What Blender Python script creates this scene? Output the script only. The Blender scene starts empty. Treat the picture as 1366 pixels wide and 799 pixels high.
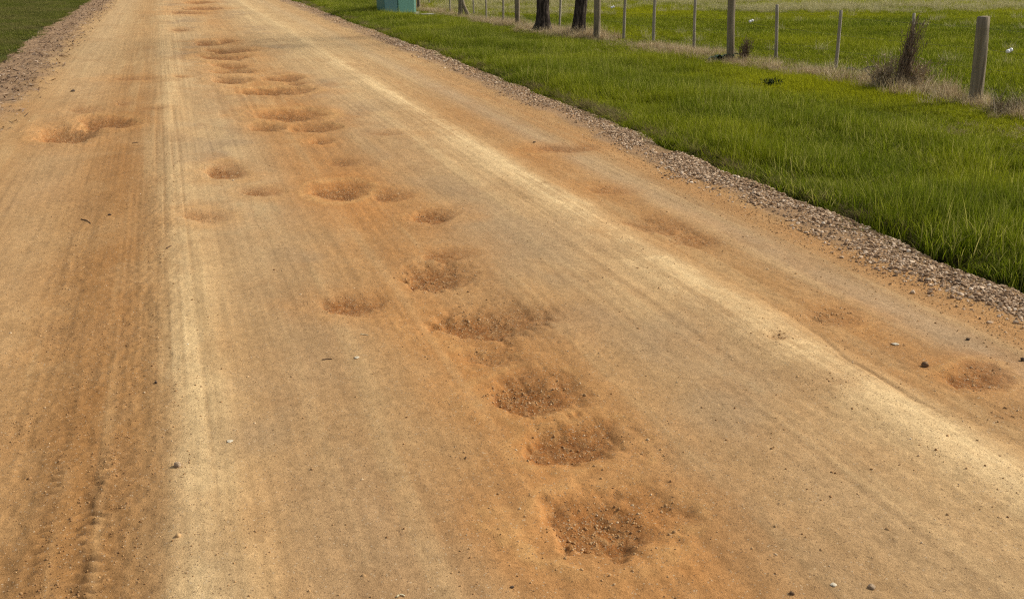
import bpy, bmesh, math, random
import numpy as np
from mathutils import Vector, Matrix

random.seed(7)
RNG = np.random.default_rng(7)
sc = bpy.context.scene
COL = sc.collection
PI = math.pi

# ------------------------------------------------------------------ camera geometry
F, H, VX, VY = 1350.0, 1.6, 210.0, -65.0
PITCH = math.atan((399.5 - VY) / F)
_Y = F * math.cos(PITCH) + (399.5 - VY) * math.sin(PITCH)
YAW = math.atan2(VX - 683.0, _Y)


def un(px, py, z=0.0):
    """photo pixel -> point of the ground plane (world x = across the road, y = along it)"""
    a, b = px - 683.0, 399.5 - py
    X, Y, Z = a, F * math.cos(PITCH) + b * math.sin(PITCH), -F * math.sin(PITCH) + b * math.cos(PITCH)
    t = (z - H) / Z
    X, Y = X * t, Y * t
    c, s = math.cos(YAW), math.sin(YAW)
    return np.array([X * c - Y * s, X * s + Y * c])


# ------------------------------------------------------------------ noise
def vnoise(x, y, seed=0):
    xi = np.floor(x).astype(np.int64)
    yi = np.floor(y).astype(np.int64)
    fx, fy = x - xi, y - yi
    fx = fx * fx * fx * (fx * (fx * 6 - 15) + 10)
    fy = fy * fy * fy * (fy * (fy * 6 - 15) + 10)

    def h(a, b):
        n = (a * 374761393 + b * 668265263 + seed * 982451653) & 0xFFFFFFFF
        n = ((n ^ (n >> 13)) * 1274126177) & 0xFFFFFFFF
        n = ((n ^ (n >> 15)) * 2246822519) & 0xFFFFFFFF
        return ((n ^ (n >> 16)) & 0xFFFFFF) / float(0x7FFFFF) - 1.0
    a, b, c, d = h(xi, yi), h(xi + 1, yi), h(xi, yi + 1), h(xi + 1, yi + 1)
    return (a + (b - a) * fx) * (1 - fy) + (c + (d - c) * fx) * fy


def fbm(x, y, octv=4, seed=0, gain=0.5):
    r, amp, tot = 0.0, 1.0, 0.0
    for i in range(octv):
        r = r + amp * vnoise(x + 17.3 * i, y - 9.1 * i, seed + i)
        tot += amp
        amp *= gain
        x, y = x * 2.03, y * 2.03
    return r / tot


def sstep(a, b, v):
    t = np.clip((v - a) / (b - a), 0, 1)
    return t * t * (3 - 2 * t)


def gau(v, c, w):
    return np.exp(-((v - c) / w) ** 2)


# ------------------------------------------------------------------ object helpers
def tag(o, label=None, cat=None, group=None, kind=None):
    if label: o['label'] = label
    if cat: o['category'] = cat
    if group: o['group'] = group
    if kind: o['kind'] = kind
    return o


def empty(name, loc, label, cat, group=None, rz=0.0):
    o = bpy.data.objects.new(name, None)
    o.empty_display_size = 0.2
    o.location = loc
    o.rotation_euler = (0, 0, rz)
    COL.objects.link(o)
    return tag(o, label, cat, group)


def link_mesh(name, me, mat, parent=None):
    o = bpy.data.objects.new(name, me)
    if mat is not None:
        me.materials.append(mat)
    COL.objects.link(o)
    o.parent = parent
    return o


def bm_obj(name, bm, mat, parent=None, smooth=False):
    me = bpy.data.meshes.new(name)
    bm.normal_update()
    bm.to_mesh(me)
    bm.free()
    if smooth:
        me.polygons.foreach_set('use_smooth', [True] * len(me.polygons))
    return link_mesh(name, me, mat, parent)


def tube(bm, pts, radii, seg=10, noise=0.0, freq=3.0, seed=0, caps=True, lobes=None):
    """a lofted tube through pts; lobes(t, angle) scales the radius"""
    rings = []
    n = len(pts)
    for i, (p, r) in enumerate(zip(pts, radii)):
        p = Vector(p)
        d = (Vector(pts[min(i + 1, n - 1)]) - Vector(pts[max(i - 1, 0)])).normalized()
        ax = Vector((1, 0, 0)) if abs(d.x) < 0.9 else Vector((0, 1, 0))
        u = d.cross(ax).normalized()
        v = d.cross(u)
        ring = []
        for k in range(seg):
            a = 2 * PI * k / seg
            rr = r
            if noise:
                rr *= 1 + noise * float(fbm(np.array([math.cos(a) * freq + 5]), np.array([math.sin(a) * freq + p.z * 2.0]), 3, seed)[0])
            if lobes:
                rr *= lobes(i / max(n - 1, 1), a)
            ring.append(bm.verts.new(p + u * (math.cos(a) * rr) + v * (math.sin(a) * rr)))
        rings.append(ring)
    for a, b in zip(rings, rings[1:]):
        for k in range(seg):
            bm.faces.new((a[k], a[(k + 1) % seg], b[(k + 1) % seg], b[k]))
    if caps:
        bm.faces.new(rings[0][::-1])
        bm.faces.new(rings[-1])


def box(bm, c, s, bevel=0.0):
    r = bmesh.ops.create_cube(bm, size=1.0, matrix=Matrix.Translation(c) @ Matrix.Diagonal((s[0], s[1], s[2], 1)))
    if bevel:
        es = list({e for v in r['verts'] for e in v.link_edges})
        bmesh.ops.bevel(bm, geom=es, offset=bevel, segments=2, affect='EDGES', profile=0.6)


# ------------------------------------------------------------------ material helpers
class NT:
    def __init__(self, name, rough=0.9, spec=0.2):
        self.m = bpy.data.materials.new(name)
        self.m.use_nodes = True
        self.t = self.m.node_tree
        self.b = self.t.nodes['Principled BSDF']
        self.out = self.t.nodes['Material Output']
        self.b.inputs['Roughness'].default_value = rough
        self.b.inputs['Specular IOR Level'].default_value = spec

    def n(self, typ, **kw):
        nd = self.t.nodes.new(typ)
        for k, v in kw.items():
            setattr(nd, k, v)
        return nd

    def l(self, a, b):
        self.t.links.new(a, b)

    def attr(self, name, typ='GEOMETRY'):
        return self.n('ShaderNodeAttribute', attribute_name=name, attribute_type=typ)

    def pos(self):
        return self.n('ShaderNodeNewGeometry').outputs['Position']

    def noise(self, scale, detail=3, vec=None, rough=0.55):
        nd = self.n('ShaderNodeTexNoise')
        nd.inputs['Scale'].default_value = scale
        nd.inputs['Detail'].default_value = detail
        nd.inputs['Roughness'].default_value = rough
        if vec is not None:
            self.l(vec, nd.inputs['Vector'])
        return nd.outputs['Fac']

    def ramp(self, fac, stops):
        nd = self.n('ShaderNodeValToRGB')
        el = nd.color_ramp.elements
        while len(el) > 1:
            el.remove(el[-1])
        el[0].position, el[0].color = stops[0][0], (*stops[0][1], 1)
        for p, c in stops[1:]:
            e = el.new(p)
            e.color = (*c, 1)
        self.l(fac, nd.inputs['Fac'])
        return nd.outputs['Color']

    def mix(self, fac, a, b, mode='MIX'):
        nd = self.n('ShaderNodeMix', data_type='RGBA', blend_type=mode)
        for v, s in ((fac, 0), (a, 6), (b, 7)):
            if isinstance(v, (int, float)):
                nd.inputs[s].default_value = v
            elif isinstance(v, tuple):
                nd.inputs[s].default_value = (*v, 1)
            else:
                self.l(v, nd.inputs[s])
        return nd.outputs[2]

    def math(self, op, a, b=0.0, clamp=False):
        nd = self.n('ShaderNodeMath', operation=op, use_clamp=clamp)
        for v, s in ((a, 0), (b, 1)):
            if isinstance(v, (int, float)):
                nd.inputs[s].default_value = v
            else:
                self.l(v, nd.inputs[s])
        return nd.outputs[0]

    def bump(self, h, strength=0.5, dist=0.01):
        nd = self.n('ShaderNodeBump')
        nd.inputs['Strength'].default_value = strength
        nd.inputs['Distance'].default_value = dist
        self.l(h, nd.inputs['Height'])
        self.l(nd.outputs['Normal'], self.b.inputs['Normal'])

    def color(self, c):
        if isinstance(c, tuple):
            self.b.inputs['Base Color'].default_value = (*c, 1)
        else:
            self.l(c, self.b.inputs['Base Color'])
        return self


# ------------------------------------------------------------------ the road: heights and soil colours
# px, py, half width px, half height px, depth m, rim softness
HOLES = [
    (812, 692, 88, 40, .050, .35), (768, 582, 60, 23, .042, .35), (705, 524, 60, 21, .038, .35),
    (652, 425, 66, 20, .042, .35), (648, 470, 34, 11, .014, .5), (577, 369, 44, 15, .046, .3),
    (588, 340, 38, 7, .020, .5), (463, 404, 40, 12, .030, .4), (449, 251, 32, 10, .048, .3),
    (516, 259, 24, 8, .022, .5), (578, 285, 34, 9, .034, .35), (298, 229, 28, 9, .036, .4),
    (342, 255, 28, 6, .022, .45), (262, 288, 34, 8, .016, .5), (86, 178, 34, 10, .075, .25),
    (142, 162, 36, 7, .060, .3), (112, 146, 22, 5, .012, .5), (165, 137, 16, 4, .012, .5),
    (352, 169, 24, 5, .050, .35), (412, 168, 30, 6, .060, .3), (382, 152, 44, 7, .055, .35),
    (425, 187, 18, 4, .03, .4), (357, 120, 44, 5, .065, .3), (302, 106, 22, 4, .060, .3),
    (376, 104, 22, 3.5, .045, .35), (305, 93, 30, 3.5, .060, .3), (302, 86, 22, 3, .05, .3),
    (294, 75, 30, 4, .055, .3), (300, 67, 30, 3, .05, .3), (276, 57, 18, 3, .04, .3), (300, 54, 12, 2.5, .04, .3),
    (268, 11, 26, 2.2, .05, .3), (262, 3, 20, 1.6, .05, .3), (240, 40, 14, 2, .02, .4), (248, 17, 24, 2, .03, .4),
    (752, 198, 44, 5, .024, .45), (815, 252, 32, 6, .012, .6), (925, 318, 32, 9, .014, .5),
    (880, 300, 46, 10, .015, .6), (1105, 420, 38, 13, .011, .6), (1302, 500, 44, 16, .026, .4),
    (1335, 552, 26, 10, .008, .6), (1120, 512, 40, 9, .006, .7), (1040, 452, 22, 7, .010, .5), (630, 100, 20, 3, .012, .5),
    (395, 110, 16, 2.5, .02, .4), (205, 145, 20, 2.5, .012, .5), (175, 105, 30, 2.5, .012, .5),
    (240, 103, 12, 1.6, .016, .5), (520, 178, 30, 3, .010, .5), (455, 214, 24, 4, .014, .5),
]
HM = []
for (px, py, hw, hh, dep, soft) in HOLES:
    c = un(px, py)
    u = (un(px + hw, py) - un(px - hw, py)) / 2
    v = (un(px, py - hh) - un(px, py + hh)) / 2
    u, v = u * 1.22, v * 1.30
    HM.append((c, np.linalg.inv(np.array([[u[0], v[0]], [u[1], v[1]]])), u, v, dep, soft))


def left_edge(y):
    return -2.05 + 0.12 * vnoise(y * .35, y * 0 + 3.3, 5) + 0.10 * vnoise(y * 1.7, y * 0 + 1.3, 6)


def right_edge(y):
    return 4.0 + .22 * sstep(6, 16, y) + 0.10 * vnoise(y * .3, y * 0 + 7.7, 8) + 0.05 * vnoise(y * 1.9, y * 0 + 2.2, 9)


def road_fields(x, y, colour=True):
    shp = x.shape
    zh = np.zeros(shp)
    hole = np.zeros(shp)
    rim = np.zeros(shp)
    halo = np.zeros(shp)
    wob = fbm(x * 3.2, y * 2.2, 2, 20) * .42 + fbm(x * 8, y * 5.5, 3, 21) * 0.38 + fbm(x * 30, y * 22, 3, 25) * .17 * sstep(9, 5, y)
    pit = fbm(x * 60, y * 48, 3, 27, .65)
    lump = fbm(x * 20, y * 15, 3, 28, .6)
    for (c, inv, u, v, dep, soft) in HM:
        dx, dy = x - c[0], y - c[1]
        R = 2.4 * (np.abs(u) + np.abs(v))
        wq = 1.0 if c[1] < 7 else .6
        m = (np.abs(dx) < R[0]) & (np.abs(dy) < R[1])
        if not m.any():
            continue
        s = inv[0, 0] * dx[m] + inv[0, 1] * dy[m]
        t = inv[1, 0] * dx[m] + inv[1, 1] * dy[m]
        d = np.sqrt(s * s + t * t)
        dw = d + wq * wob[m] * (0.6 + .4 * np.clip(d, 0, 1))
        dd = dep * (.78 if c[1] < 9 else 1.10)
        # steeper at the sheltered lower left, washed out towards the upper right
        skew = .26 * (s + t) / np.maximum(d, .2)
        e0 = .55 - soft * .9 - skew
        k = 1 - sstep(e0, np.maximum(1.12 + skew, e0 + .26), dw)
        zh[m] -= dd * k * (1 + .12 * lump[m])
        zh[m] += k * (.0040 * pit[m] + .004 * lump[m]) * (1 if c[1] < 7 else .4)
        zh[m] += dd * .10 * gau(dw, 1.22, .18) * np.clip(.45 - .6 * (s + t) / np.maximum(d, .2) + .5 * lump[m], 0, 1)
        hole[m] = np.maximum(hole[m], k * min(1, dep / .026))
        rim[m] = np.maximum(rim[m], gau(dw, 1.22, .2) * min(1, dep / .04))
        halo[m] = np.maximum(halo[m], (1 - sstep(.9, 2.3, d + wob[m])) * min(1, dep / .03))
    wy = 0.022 * vnoise(y * .22, y * 0 + .5, 31)
    xr = x + wy
    big = fbm(x * .9, y * .45, 3, 40)
    streak = fbm(x * 24, y * .55, 3, 41)         # wheel-drawn streaks along the road
    streak2 = fbm(x * 7, y * .22, 3, 42)
    mid = fbm(x * 5, y * 3.4, 4, 43)
    fine = fbm(x * 42, y * 34, 3, 44, .6)
    z = zh + .010 * big + .0040 * mid + .0017 * fine + .0016 * streak + .002 * streak2
    z += .012 * gau(xr, -.03, .16) + .014 * gau(xr, 2.40, .17) - .008 * gau(xr, .95, .45) - .004 * gau(xr, 3.1, .25)
    # soft churned wheel track at the left
    lane = gau(xr, -.40, .20)
    lane = np.maximum(gau(xr, -.31 - .03 * (3.5 - y), .17), .75 * gau(xr, -.62, .12))
    tr = lane * sstep(13, 3.5, y)
    churn = .55 * fbm(x * 30, y * 6, 3, 45, .6) + .6 * fbm(x * 46, y * 36, 2, 68, .7)
    z += tr * (.0048 * churn + .0035 * fine - .007) - .016 * gau(xr, 1.15, .38) * (.55 + .9 * fbm(x * 1.7, y * 1.5, 3, 64))
    tl = gau(xr, -.365, .040) * sstep(3.5, 2.9, y) * sstep(-.6, -.05, fbm(x * 9, y * 5, 2, 66)) + .5 * gau(xr, -.50, .03) * sstep(4.4, 3.0, y)
    lug = np.sin(2 * PI * (y / .048 + 5 * np.abs(xr + .38) + .5 * vnoise(x * 14, y * 9, 67))) * (0.5 + .5 * vnoise(x * 9, y * 5, 46))
    z += tl * .0100 * np.clip(np.tanh(lug * 3) + .7 * churn, -1.2, .8)
    line = fbm(x * 55, y * .45, 2, 65)
    z += .0016 * line * np.clip(lane + gau(xr, -.03, .3), 0, 1)
    # washboard
    wb = sstep(7, 12, y) * np.maximum(gau(xr, -.45, .55) * .7, gau(xr, .9, .45) * .6)
    z += wb * .0085 * np.sin(2 * PI * (y / .52 + .5 * vnoise(x * 1.6, y * .4, 47))) * (.6 + .5 * vnoise(x * 1.1, y * .7, 48))
    # rough rutted strip right of the pale ridge
    rough = gau(xr, 2.74, .16) * (.55 + .6 * np.clip(fbm(x * 1.5, y * .8, 2, 49) + .2, 0, 1))
    z += rough * (.0055 * fbm(x * 16, y * 9, 4, 50, .6) - .006)
    crack = gau(x + .05 * vnoise(y * 1.6, y * 0 + 9, 51) + .012 * vnoise(y * 12, y * 0 + 4, 52), 2.56, .012) * sstep(2.6, 2.9, y) * sstep(4.1, 3.4, y)
    z -= crack * .005
    # tyre cuts through the near holes
    for k, off in enumerate((1.13, 1.19, 1.26, 1.32)):
        cut = gau(x + .10 * (y - 2.8) * .22 + .006 * vnoise(y * 9, y * 0 + k, 54 + k), off + .02, .006) * sstep(4.3, 3.4, y) * (hole > .05)
        z -= cut * .0035 * sstep(-.2, .3, vnoise(y * 4, y * 0 + k * 3., 58))
    le, re = left_edge(y), right_edge(y)
    litter = sstep(le + .55, le + .05, x + .15 * fbm(x * 3, y * 2, 3, 60)) * sstep(9.3, 11.5, y)
    grav = sstep(3.54, 3.70, x - .16 * sstep(6, 16, y) + .12 * fbm(x * 5, y * 2.5, 3, 61))
    z += litter * (.012 * fbm(x * 14, y * 12, 3, 62)) + grav * (.002 + .008 * fbm(x * 18, y * 16, 3, 63))
    # edges sink under the verges
    z -= sstep(re - .05, re + .16, x) * .16
    z -= sstep(le - .35, le - .75, x) * sstep(15.0, 15.9, y) * .16
    if not colour:
        return z, hole, rim, None, grav, litter, halo, rough, lane
    base = np.array([.395, .228, .094])
    c = np.empty(shp + (3,))
    c[:] = base

    def mixc(w, col):
        w = np.clip(w, 0, 1)[..., None]
        c[:] = c * (1 - w) + np.array(col) * w
    n1 = fbm(x * .55, y * .5, 3, 70)
    n2 = fbm(x * 1.8, y * .9, 4, 71)
    mixc(.55 + .5 * n1 + .35 * n2 - .55, (.36, .205, .084))
    mixc(.45 * sstep(-.1, .5, n2 + .3 * streak2), (.43, .225, .082))
    # greyish worn wheel paths
    mixc(.75 * gau(xr, .42, .34) * (.85 + .6 * n2), (.375, .245, .128))
    mixc(.75 * gau(xr, 1.88, .34) * (.8 + .5 * n2), (.435, .295, .155))
    mixc(.85 * gau(xr, 3.13, .17) * (.85 + .3 * n2), (.41, .285, .165))
    mixc(.6 * gau(xr, -1.0, .3) * (.6 + .5 * n2), (.47, .32, .17))
    # orange: pothole lane, left track, rough strip, right margin
    mixc(.75 * gau(xr, 1.12, .36) * (.75 + .6 * n2), (.43, .195, .060))
    mixc(.90 * gau(xr, -.38, .27) * (.85 + .5 * n2), (.305, .150, .050))
    for k_, off in enumerate((-.22, -.29, -.47, -.55, -.66)):
        mixc(.42 * gau(xr + .008 * vnoise(y * 2, y * 0 + k_, 85), off, .014) * sstep(-.5, .3, fbm(x * 12, y * 2.2, 2, 86 + k_)) * sstep(12, 4, y), (.21, .115, .045))
    mixc(.70 * gau(xr, 2.78, .19) * (.70 + .8 * n2), (.40, .205, .074))
    mixc(.80 * gau(xr, 3.44, .10), (.42, .225, .088))
    # pale swept dust ridges
    far0 = sstep(5, 9, y)
    brk = .80 + .45 * fbm(x * 1.2, y * .5, 3, 72) + .25 * streak
    rag = .045 * fbm(x * 5, y * 1.6, 3, 75) + .02 * fbm(x * 22, y * 5, 2, 76)
    gapL = np.clip(.62 + .95 * fbm(y * .42, y * 0 + 2, 3, 77) + .25 * line + .35 * sstep(6, 3.5, y), 0, 1) * (1 - .45 * sstep(7, 12, y))
    gapR = np.clip(.66 + .85 * fbm(y * .5, y * 0 + 12, 3, 78) + .30 * line + .35 * lump, 0, 1)

    def side(v, wl, wr):
        return np.where(v < 0, np.exp(-(v / wl) ** 2), np.exp(-(v / wr) ** 2))
    mixc(.95 * side(xr + .075 + rag, .075, .13) * gapL, (.76, .555, .29))
    mixc(.45 * side(xr + .07 + rag, .16, .30) * brk, (.53, .36, .175))
    mixc(.95 * side(xr - 2.45 + rag, .20, .065) * gapR, (.82, .61, .325))
    mixc(.50 * side(xr - 2.44 + rag, .50, .17) * brk, (.57, .395, .20))
    mixc(.45 * gau(xr, 2.05, .06) * brk * far0, (.60, .43, .22))
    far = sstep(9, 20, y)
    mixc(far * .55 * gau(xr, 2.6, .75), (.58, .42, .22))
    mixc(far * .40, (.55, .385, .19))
    mixc(.45 * sstep(4.2, 7, y) * gau(xr, .25, .40) * (.8 + .8 * n1), (.53, .38, .20))
    mixc(far * .5 * gau(xr, -1.25, .3), (.49, .35, .19))
    mixc(.22 * sstep(.1, .6, streak2 + .4 * streak), (.50, .37, .19))
    gp = sstep(.02, .38, fbm(x * 1.5 + 3, y * .9, 3, 79)) * (gau(xr, .38, .42) + .7 * gau(xr, 1.85, .4))
    mixc(.75 * gp, (.325, .222, .125))
    blot = fbm(x * 3.5, y * 2.2, 4, 74, .6)
    mixc(.28 * sstep(.05, .5, blot), (.345, .190, .080))
    mixc(.18 * sstep(.05, .5, -blot), (.47, .315, .155))
    # holes: damp darker loose soil, raised paler rim
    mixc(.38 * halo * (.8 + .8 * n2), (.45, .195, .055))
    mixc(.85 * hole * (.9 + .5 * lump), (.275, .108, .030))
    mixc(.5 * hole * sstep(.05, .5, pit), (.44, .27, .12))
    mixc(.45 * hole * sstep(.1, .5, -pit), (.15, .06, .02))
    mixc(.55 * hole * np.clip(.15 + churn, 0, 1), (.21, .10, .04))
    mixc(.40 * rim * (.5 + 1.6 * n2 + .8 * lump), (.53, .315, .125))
    mixc(.6 * tr * np.clip(churn + .1, 0, 1), (.27, .155, .068))
    mixc(.9 * np.clip(tl * 1.3, 0, 1) * np.clip(.45 - lug, 0, 1), (.12, .066, .03))
    mixc(.30 * np.clip(-line, 0, 1) * np.clip(lane + .35, 0, 1), (.27, .15, .065))
    mixc(.35 * crack, (.25, .14, .06))
    mixc(litter * .9, (.30, .195, .115))
    mixc(litter * .7 * np.clip(fbm(x * 22, y * 20, 3, 73) * 1.6, 0, 1), (.16, .10, .06))
    mixc(grav * .70, (.31, .20, .115))
    mixc(sstep(re - .14, re + .04, x + .16 * fbm(x * 6, y * 4, 3, 80)) * .7, (.17, .13, .058))
    c *= (1 + .20 * fine + .08 * mid + .07 * streak + .06 * line)[..., None]
    return z, hole, rim, np.clip(c, .01, .9), grav, litter, halo, rough, lane


def zroad(x, y):
    return road_fields(np.asarray(x, float), np.asarray(y, float), False)[0]


def build_road():
    xs = np.concatenate([np.arange(-9, -2.6, .12), np.arange(-2.6, -1.2, .02), np.arange(-1.2, 3.6, .0085), np.arange(3.6, 4.62, .02)])
    ys = [-6.0, -3, -1, 0, .6, 1.1, 1.4]
    while ys[-1] < 55:
        ys.append(ys[-1] * 1.0029 + .0004)
    while ys[-1] < 500:
        ys.append(ys[-1] * 1.06)
    ys = np.array(ys)
    X, Y = np.meshgrid(xs, ys)
    z, hole, rim, c, grav, litter, *_ = road_fields(X, Y)
    nx, ny = len(xs), len(ys)
    co = np.stack([X, Y, z], -1).reshape(-1, 3).astype(np.float32)
    i = np.arange(ny - 1)[:, None] * nx + np.arange(nx - 1)[None]
    q = np.stack([i, i + 1, i + nx + 1, i + nx], -1).reshape(-1).astype(np.int32)
    me = bpy.data.meshes.new('road')
    me.vertices.add(nx * ny)
    me.vertices.foreach_set('co', co.ravel())
    nf = (nx - 1) * (ny - 1)
    me.loops.add(nf * 4)
    me.loops.foreach_set('vertex_index', q)
    me.polygons.add(nf)
    me.polygons.foreach_set('loop_start', np.arange(nf, dtype=np.int32) * 4)
    me.polygons.foreach_set('use_smooth', np.ones(nf, dtype=bool))
    me.update(calc_edges=True)
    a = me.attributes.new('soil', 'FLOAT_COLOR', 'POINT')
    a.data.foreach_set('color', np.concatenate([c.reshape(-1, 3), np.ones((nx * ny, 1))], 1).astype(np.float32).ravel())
    a = me.attributes.new('loose', 'FLOAT', 'POINT')
    lo = np.clip(hole * .9 + grav + litter + .25, 0, 1)
    a.data.foreach_set('value', lo.ravel().astype(np.float32))
    m = NT('dirt', .95, .08)
    p = m.pos()
    col = m.attr('soil').outputs['Color']
    loose = m.attr('loose').outputs['Fac']
    sp = m.noise(260, 4, p, .7)
    sp2 = m.noise(95, 3, p, .65)
    grain = m.ramp(sp, [(.30, (.52, .49, .46)), (.48, (1, 1, 1)), (.55, (1, 1, 1)), (.72, (1.42, 1.44, 1.48))])
    col = m.mix(.58, col, grain, 'MULTIPLY')
    patch = m.ramp(sp2, [(.33, (.82, .80, .78)), (.5, (1, 1, 1)), (.68, (1.1, 1.1, 1.1))])
    col = m.mix(.8, col, patch, 'MULTIPLY')
    vo = m.n('ShaderNodeTexVoronoi')
    vo.inputs['Scale'].default_value = 150
    m.l(p, vo.inputs['Vector'])
    sx = m.n('ShaderNodeSeparateColor')
    m.l(vo.outputs['Color'], sx.inputs[0])
    near = m.math('LESS_THAN', vo.outputs['Distance'], .42)
    pick = m.math('MULTIPLY', m.math('GREATER_THAN', sx.outputs[0], m.math('SUBTRACT', .93, m.math('MULTIPLY', loose, .22))), near)
    grit = m.ramp(sx.outputs[1], [(0, (.14, .085, .05)), (.4, (.25, .15, .075)), (.7, (.46, .33, .2)), (1, (.56, .43, .28))])
    col = m.mix(m.math('MULTIPLY', pick, .75), col, grit)
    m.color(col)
    hgt = m.math('ADD', m.math('MULTIPLY', sp, .5), m.math('MULTIPLY', sp2, m.math('ADD', loose, .25)))
    hgt = m.math('ADD', hgt, m.math('MULTIPLY', pick, .35))
    m.bump(hgt, .8, .007)
    o = link_mesh('road', me, m.m)
    tag(o, 'unsealed orange and tan dirt road with potholes and pale dust ridges', 'road', None, 'structure')


# ------------------------------------------------------------------ ground
def gz(x, y):
    x = np.asarray(x, float); y = np.asarray(y, float)
    under = sstep(-2.05, -2.5, x) + sstep(3.88, 4.14, x - .22 * sstep(6, 16, y))
    return -.30 * (1 - np.clip(under, 0, 1)) - .02 + .022 * fbm(x * .45, y * .45, 3, 90)


def build_ground():
    xs = np.concatenate([[-600, -200, -60, -25], np.arange(-14, -2.6, .6), np.arange(-2.6, -1.9, .1), [0, 2, 3.6],
                         np.arange(3.8, 4.4, .06), np.arange(4.5, 34, .5), [45, 70, 150, 300, 600]])
    ys = np.concatenate([[-600, -200, -60, -20, -8], np.arange(-4, 62, .5), [75, 100, 160, 300, 600]])
    X, Y = np.meshgrid(xs, ys)
    Z = gz(X, Y)
    nx, ny = len(xs), len(ys)
    vs = np.stack([X, Y, Z], -1).reshape(-1, 3).tolist()
    fs = [(j * nx + i, j * nx + i + 1, (j + 1) * nx + i + 1, (j + 1) * nx + i) for j in range(ny - 1) for i in range(nx - 1)]
    me = bpy.data.meshes.new('ground')
    me.from_pydata(vs, [], fs)
    me.polygons.foreach_set('use_smooth', [True] * len(fs))
    m = NT('turf_soil', 1.0, .05)
    p = m.pos()
    c = m.ramp(m.noise(2.2, 5, p), [(.3, (.045, .062, .014)), (.5, (.065, .085, .02)), (.7, (.10, .088, .04))])
    c2 = m.ramp(m.noise(60, 4, p), [(.3, (.6, .6, .6)), (.7, (1.3, 1.3, 1.2))])
    m.color(m.mix(.8, c, c2, 'MULTIPLY'))
    m.bump(m.noise(45, 4, p), .8, .03)
    tag(link_mesh('ground', me, m.m), 'green grassy ground of the verges and the paddock', 'ground', None, 'structure')


# ------------------------------------------------------------------ scatter of uncountable stuff (geometry nodes, prototypes inside the same mesh)
def scatter_group(k):
    name = 'scatter_%d' % k
    if name in bpy.data.node_groups:
        return bpy.data.node_groups[name]
    g = bpy.data.node_groups.new(name, 'GeometryNodeTree')
    g.interface.new_socket('Geometry', in_out='INPUT', socket_type='NodeSocketGeometry')
    g.interface.new_socket('Geometry', in_out='OUTPUT', socket_type='NodeSocketGeometry')
    N, L = g.nodes, g.links
    gi, go = N.new('NodeGroupInput'), N.new('NodeGroupOutput')

    def named(nm, dt):
        a = N.new('GeometryNodeInputNamedAttribute')
        a.data_type = dt
        a.inputs['Name'].default_value = nm
        return a.outputs[0]

    def sep(v):
        s = N.new('GeometryNodeSeparateGeometry')
        s.domain = 'POINT'
        cmp_ = N.new('FunctionNodeCompare')
        cmp_.data_type = 'INT'
        cmp_.operation = 'EQUAL'
        L.new(named('variant', 'INT'), cmp_.inputs[2])
        cmp_.inputs[3].default_value = v
        L.new(gi.outputs[0], s.inputs['Geometry'])
        L.new(cmp_.outputs[0], s.inputs['Selection'])
        return s.outputs['Selection']
    j = N.new('GeometryNodeJoinGeometry')
    for v in range(k):
        ti = N.new('GeometryNodeGeometryToInstance')
        L.new(sep(v), ti.inputs[0])
        L.new(ti.outputs[0], j.inputs[0])
    ip = N.new('GeometryNodeInstanceOnPoints')
    L.new(sep(-1), ip.inputs['Points'])
    L.new(j.outputs[0], ip.inputs['Instance'])
    ip.inputs['Pick Instance'].default_value = True
    L.new(named('pick', 'INT'), ip.inputs['Instance Index'])
    L.new(named('rot', 'FLOAT_VECTOR'), ip.inputs['Rotation'])
    L.new(named('scl', 'FLOAT_VECTOR'), ip.inputs['Scale'])
    L.new(ip.outputs[0], go.inputs[0])
    return g


def scatter(name, protos, pts, rot, scl, tint, mat, label, cat, parent=None):
    """protos: list of (verts Nx3, faces, t N, rnd N); pts Nx3; rot Nx3; scl N or Nx3; tint N"""
    pts = np.asarray(pts, float)
    n = len(pts)
    scl = np.asarray(scl, float)
    if scl.ndim == 1:
        scl = np.repeat(scl[:, None], 3, 1)
    V, Fc, T, R, VAR = [], [], [], [], []
    off = 0
    for k, (v, f, t, r) in enumerate(protos):
        V.append(np.asarray(v)); T.append(t); R.append(r)
        VAR.append(np.full(len(v), k))
        Fc += [tuple(int(i) + off for i in ff) for ff in f]
        off += len(v)
    V.append(pts)
    VAR.append(np.full(n, -1))
    z = np.zeros(off)
    me = bpy.data.meshes.new(name)
    me.from_pydata(np.concatenate(V).tolist(), [], Fc)

    def put(nm, typ, arr, key):
        me.attributes.new(nm, typ, 'POINT').data.foreach_set(key, np.ascontiguousarray(arr).ravel())
    put('variant', 'INT', np.concatenate(VAR).astype(np.int32), 'value')
    put('pick', 'INT', np.concatenate([z, RNG.integers(0, len(protos), n)]).astype(np.int32), 'value')
    put('rot', 'FLOAT_VECTOR', np.concatenate([np.zeros((off, 3)), rot]).astype(np.float32), 'vector')
    put('scl', 'FLOAT_VECTOR', np.concatenate([np.ones((off, 3)), scl]).astype(np.float32), 'vector')
    put('tint', 'FLOAT', np.concatenate([z, tint]).astype(np.float32), 'value')
    put('t', 'FLOAT', np.concatenate(T + [np.zeros(n)]).astype(np.float32), 'value')
    put('rnd', 'FLOAT', np.concatenate(R + [np.zeros(n)]).astype(np.float32), 'value')
    me.polygons.foreach_set('use_smooth', [name != 'gravel_shoulder'] * len(me.polygons))
    o = link_mesh(name, me, mat, parent)
    md = o.modifiers.new('scatter', 'NODES')
    md.node_group = scatter_group(len(protos))
    return tag(o, label, cat, None, 'stuff')


def yrot(n, tilt=.08):
    return np.stack([RNG.normal(0, tilt, n), RNG.normal(0, tilt, n), RNG.uniform(0, 2 * PI, n)], -1)


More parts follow.
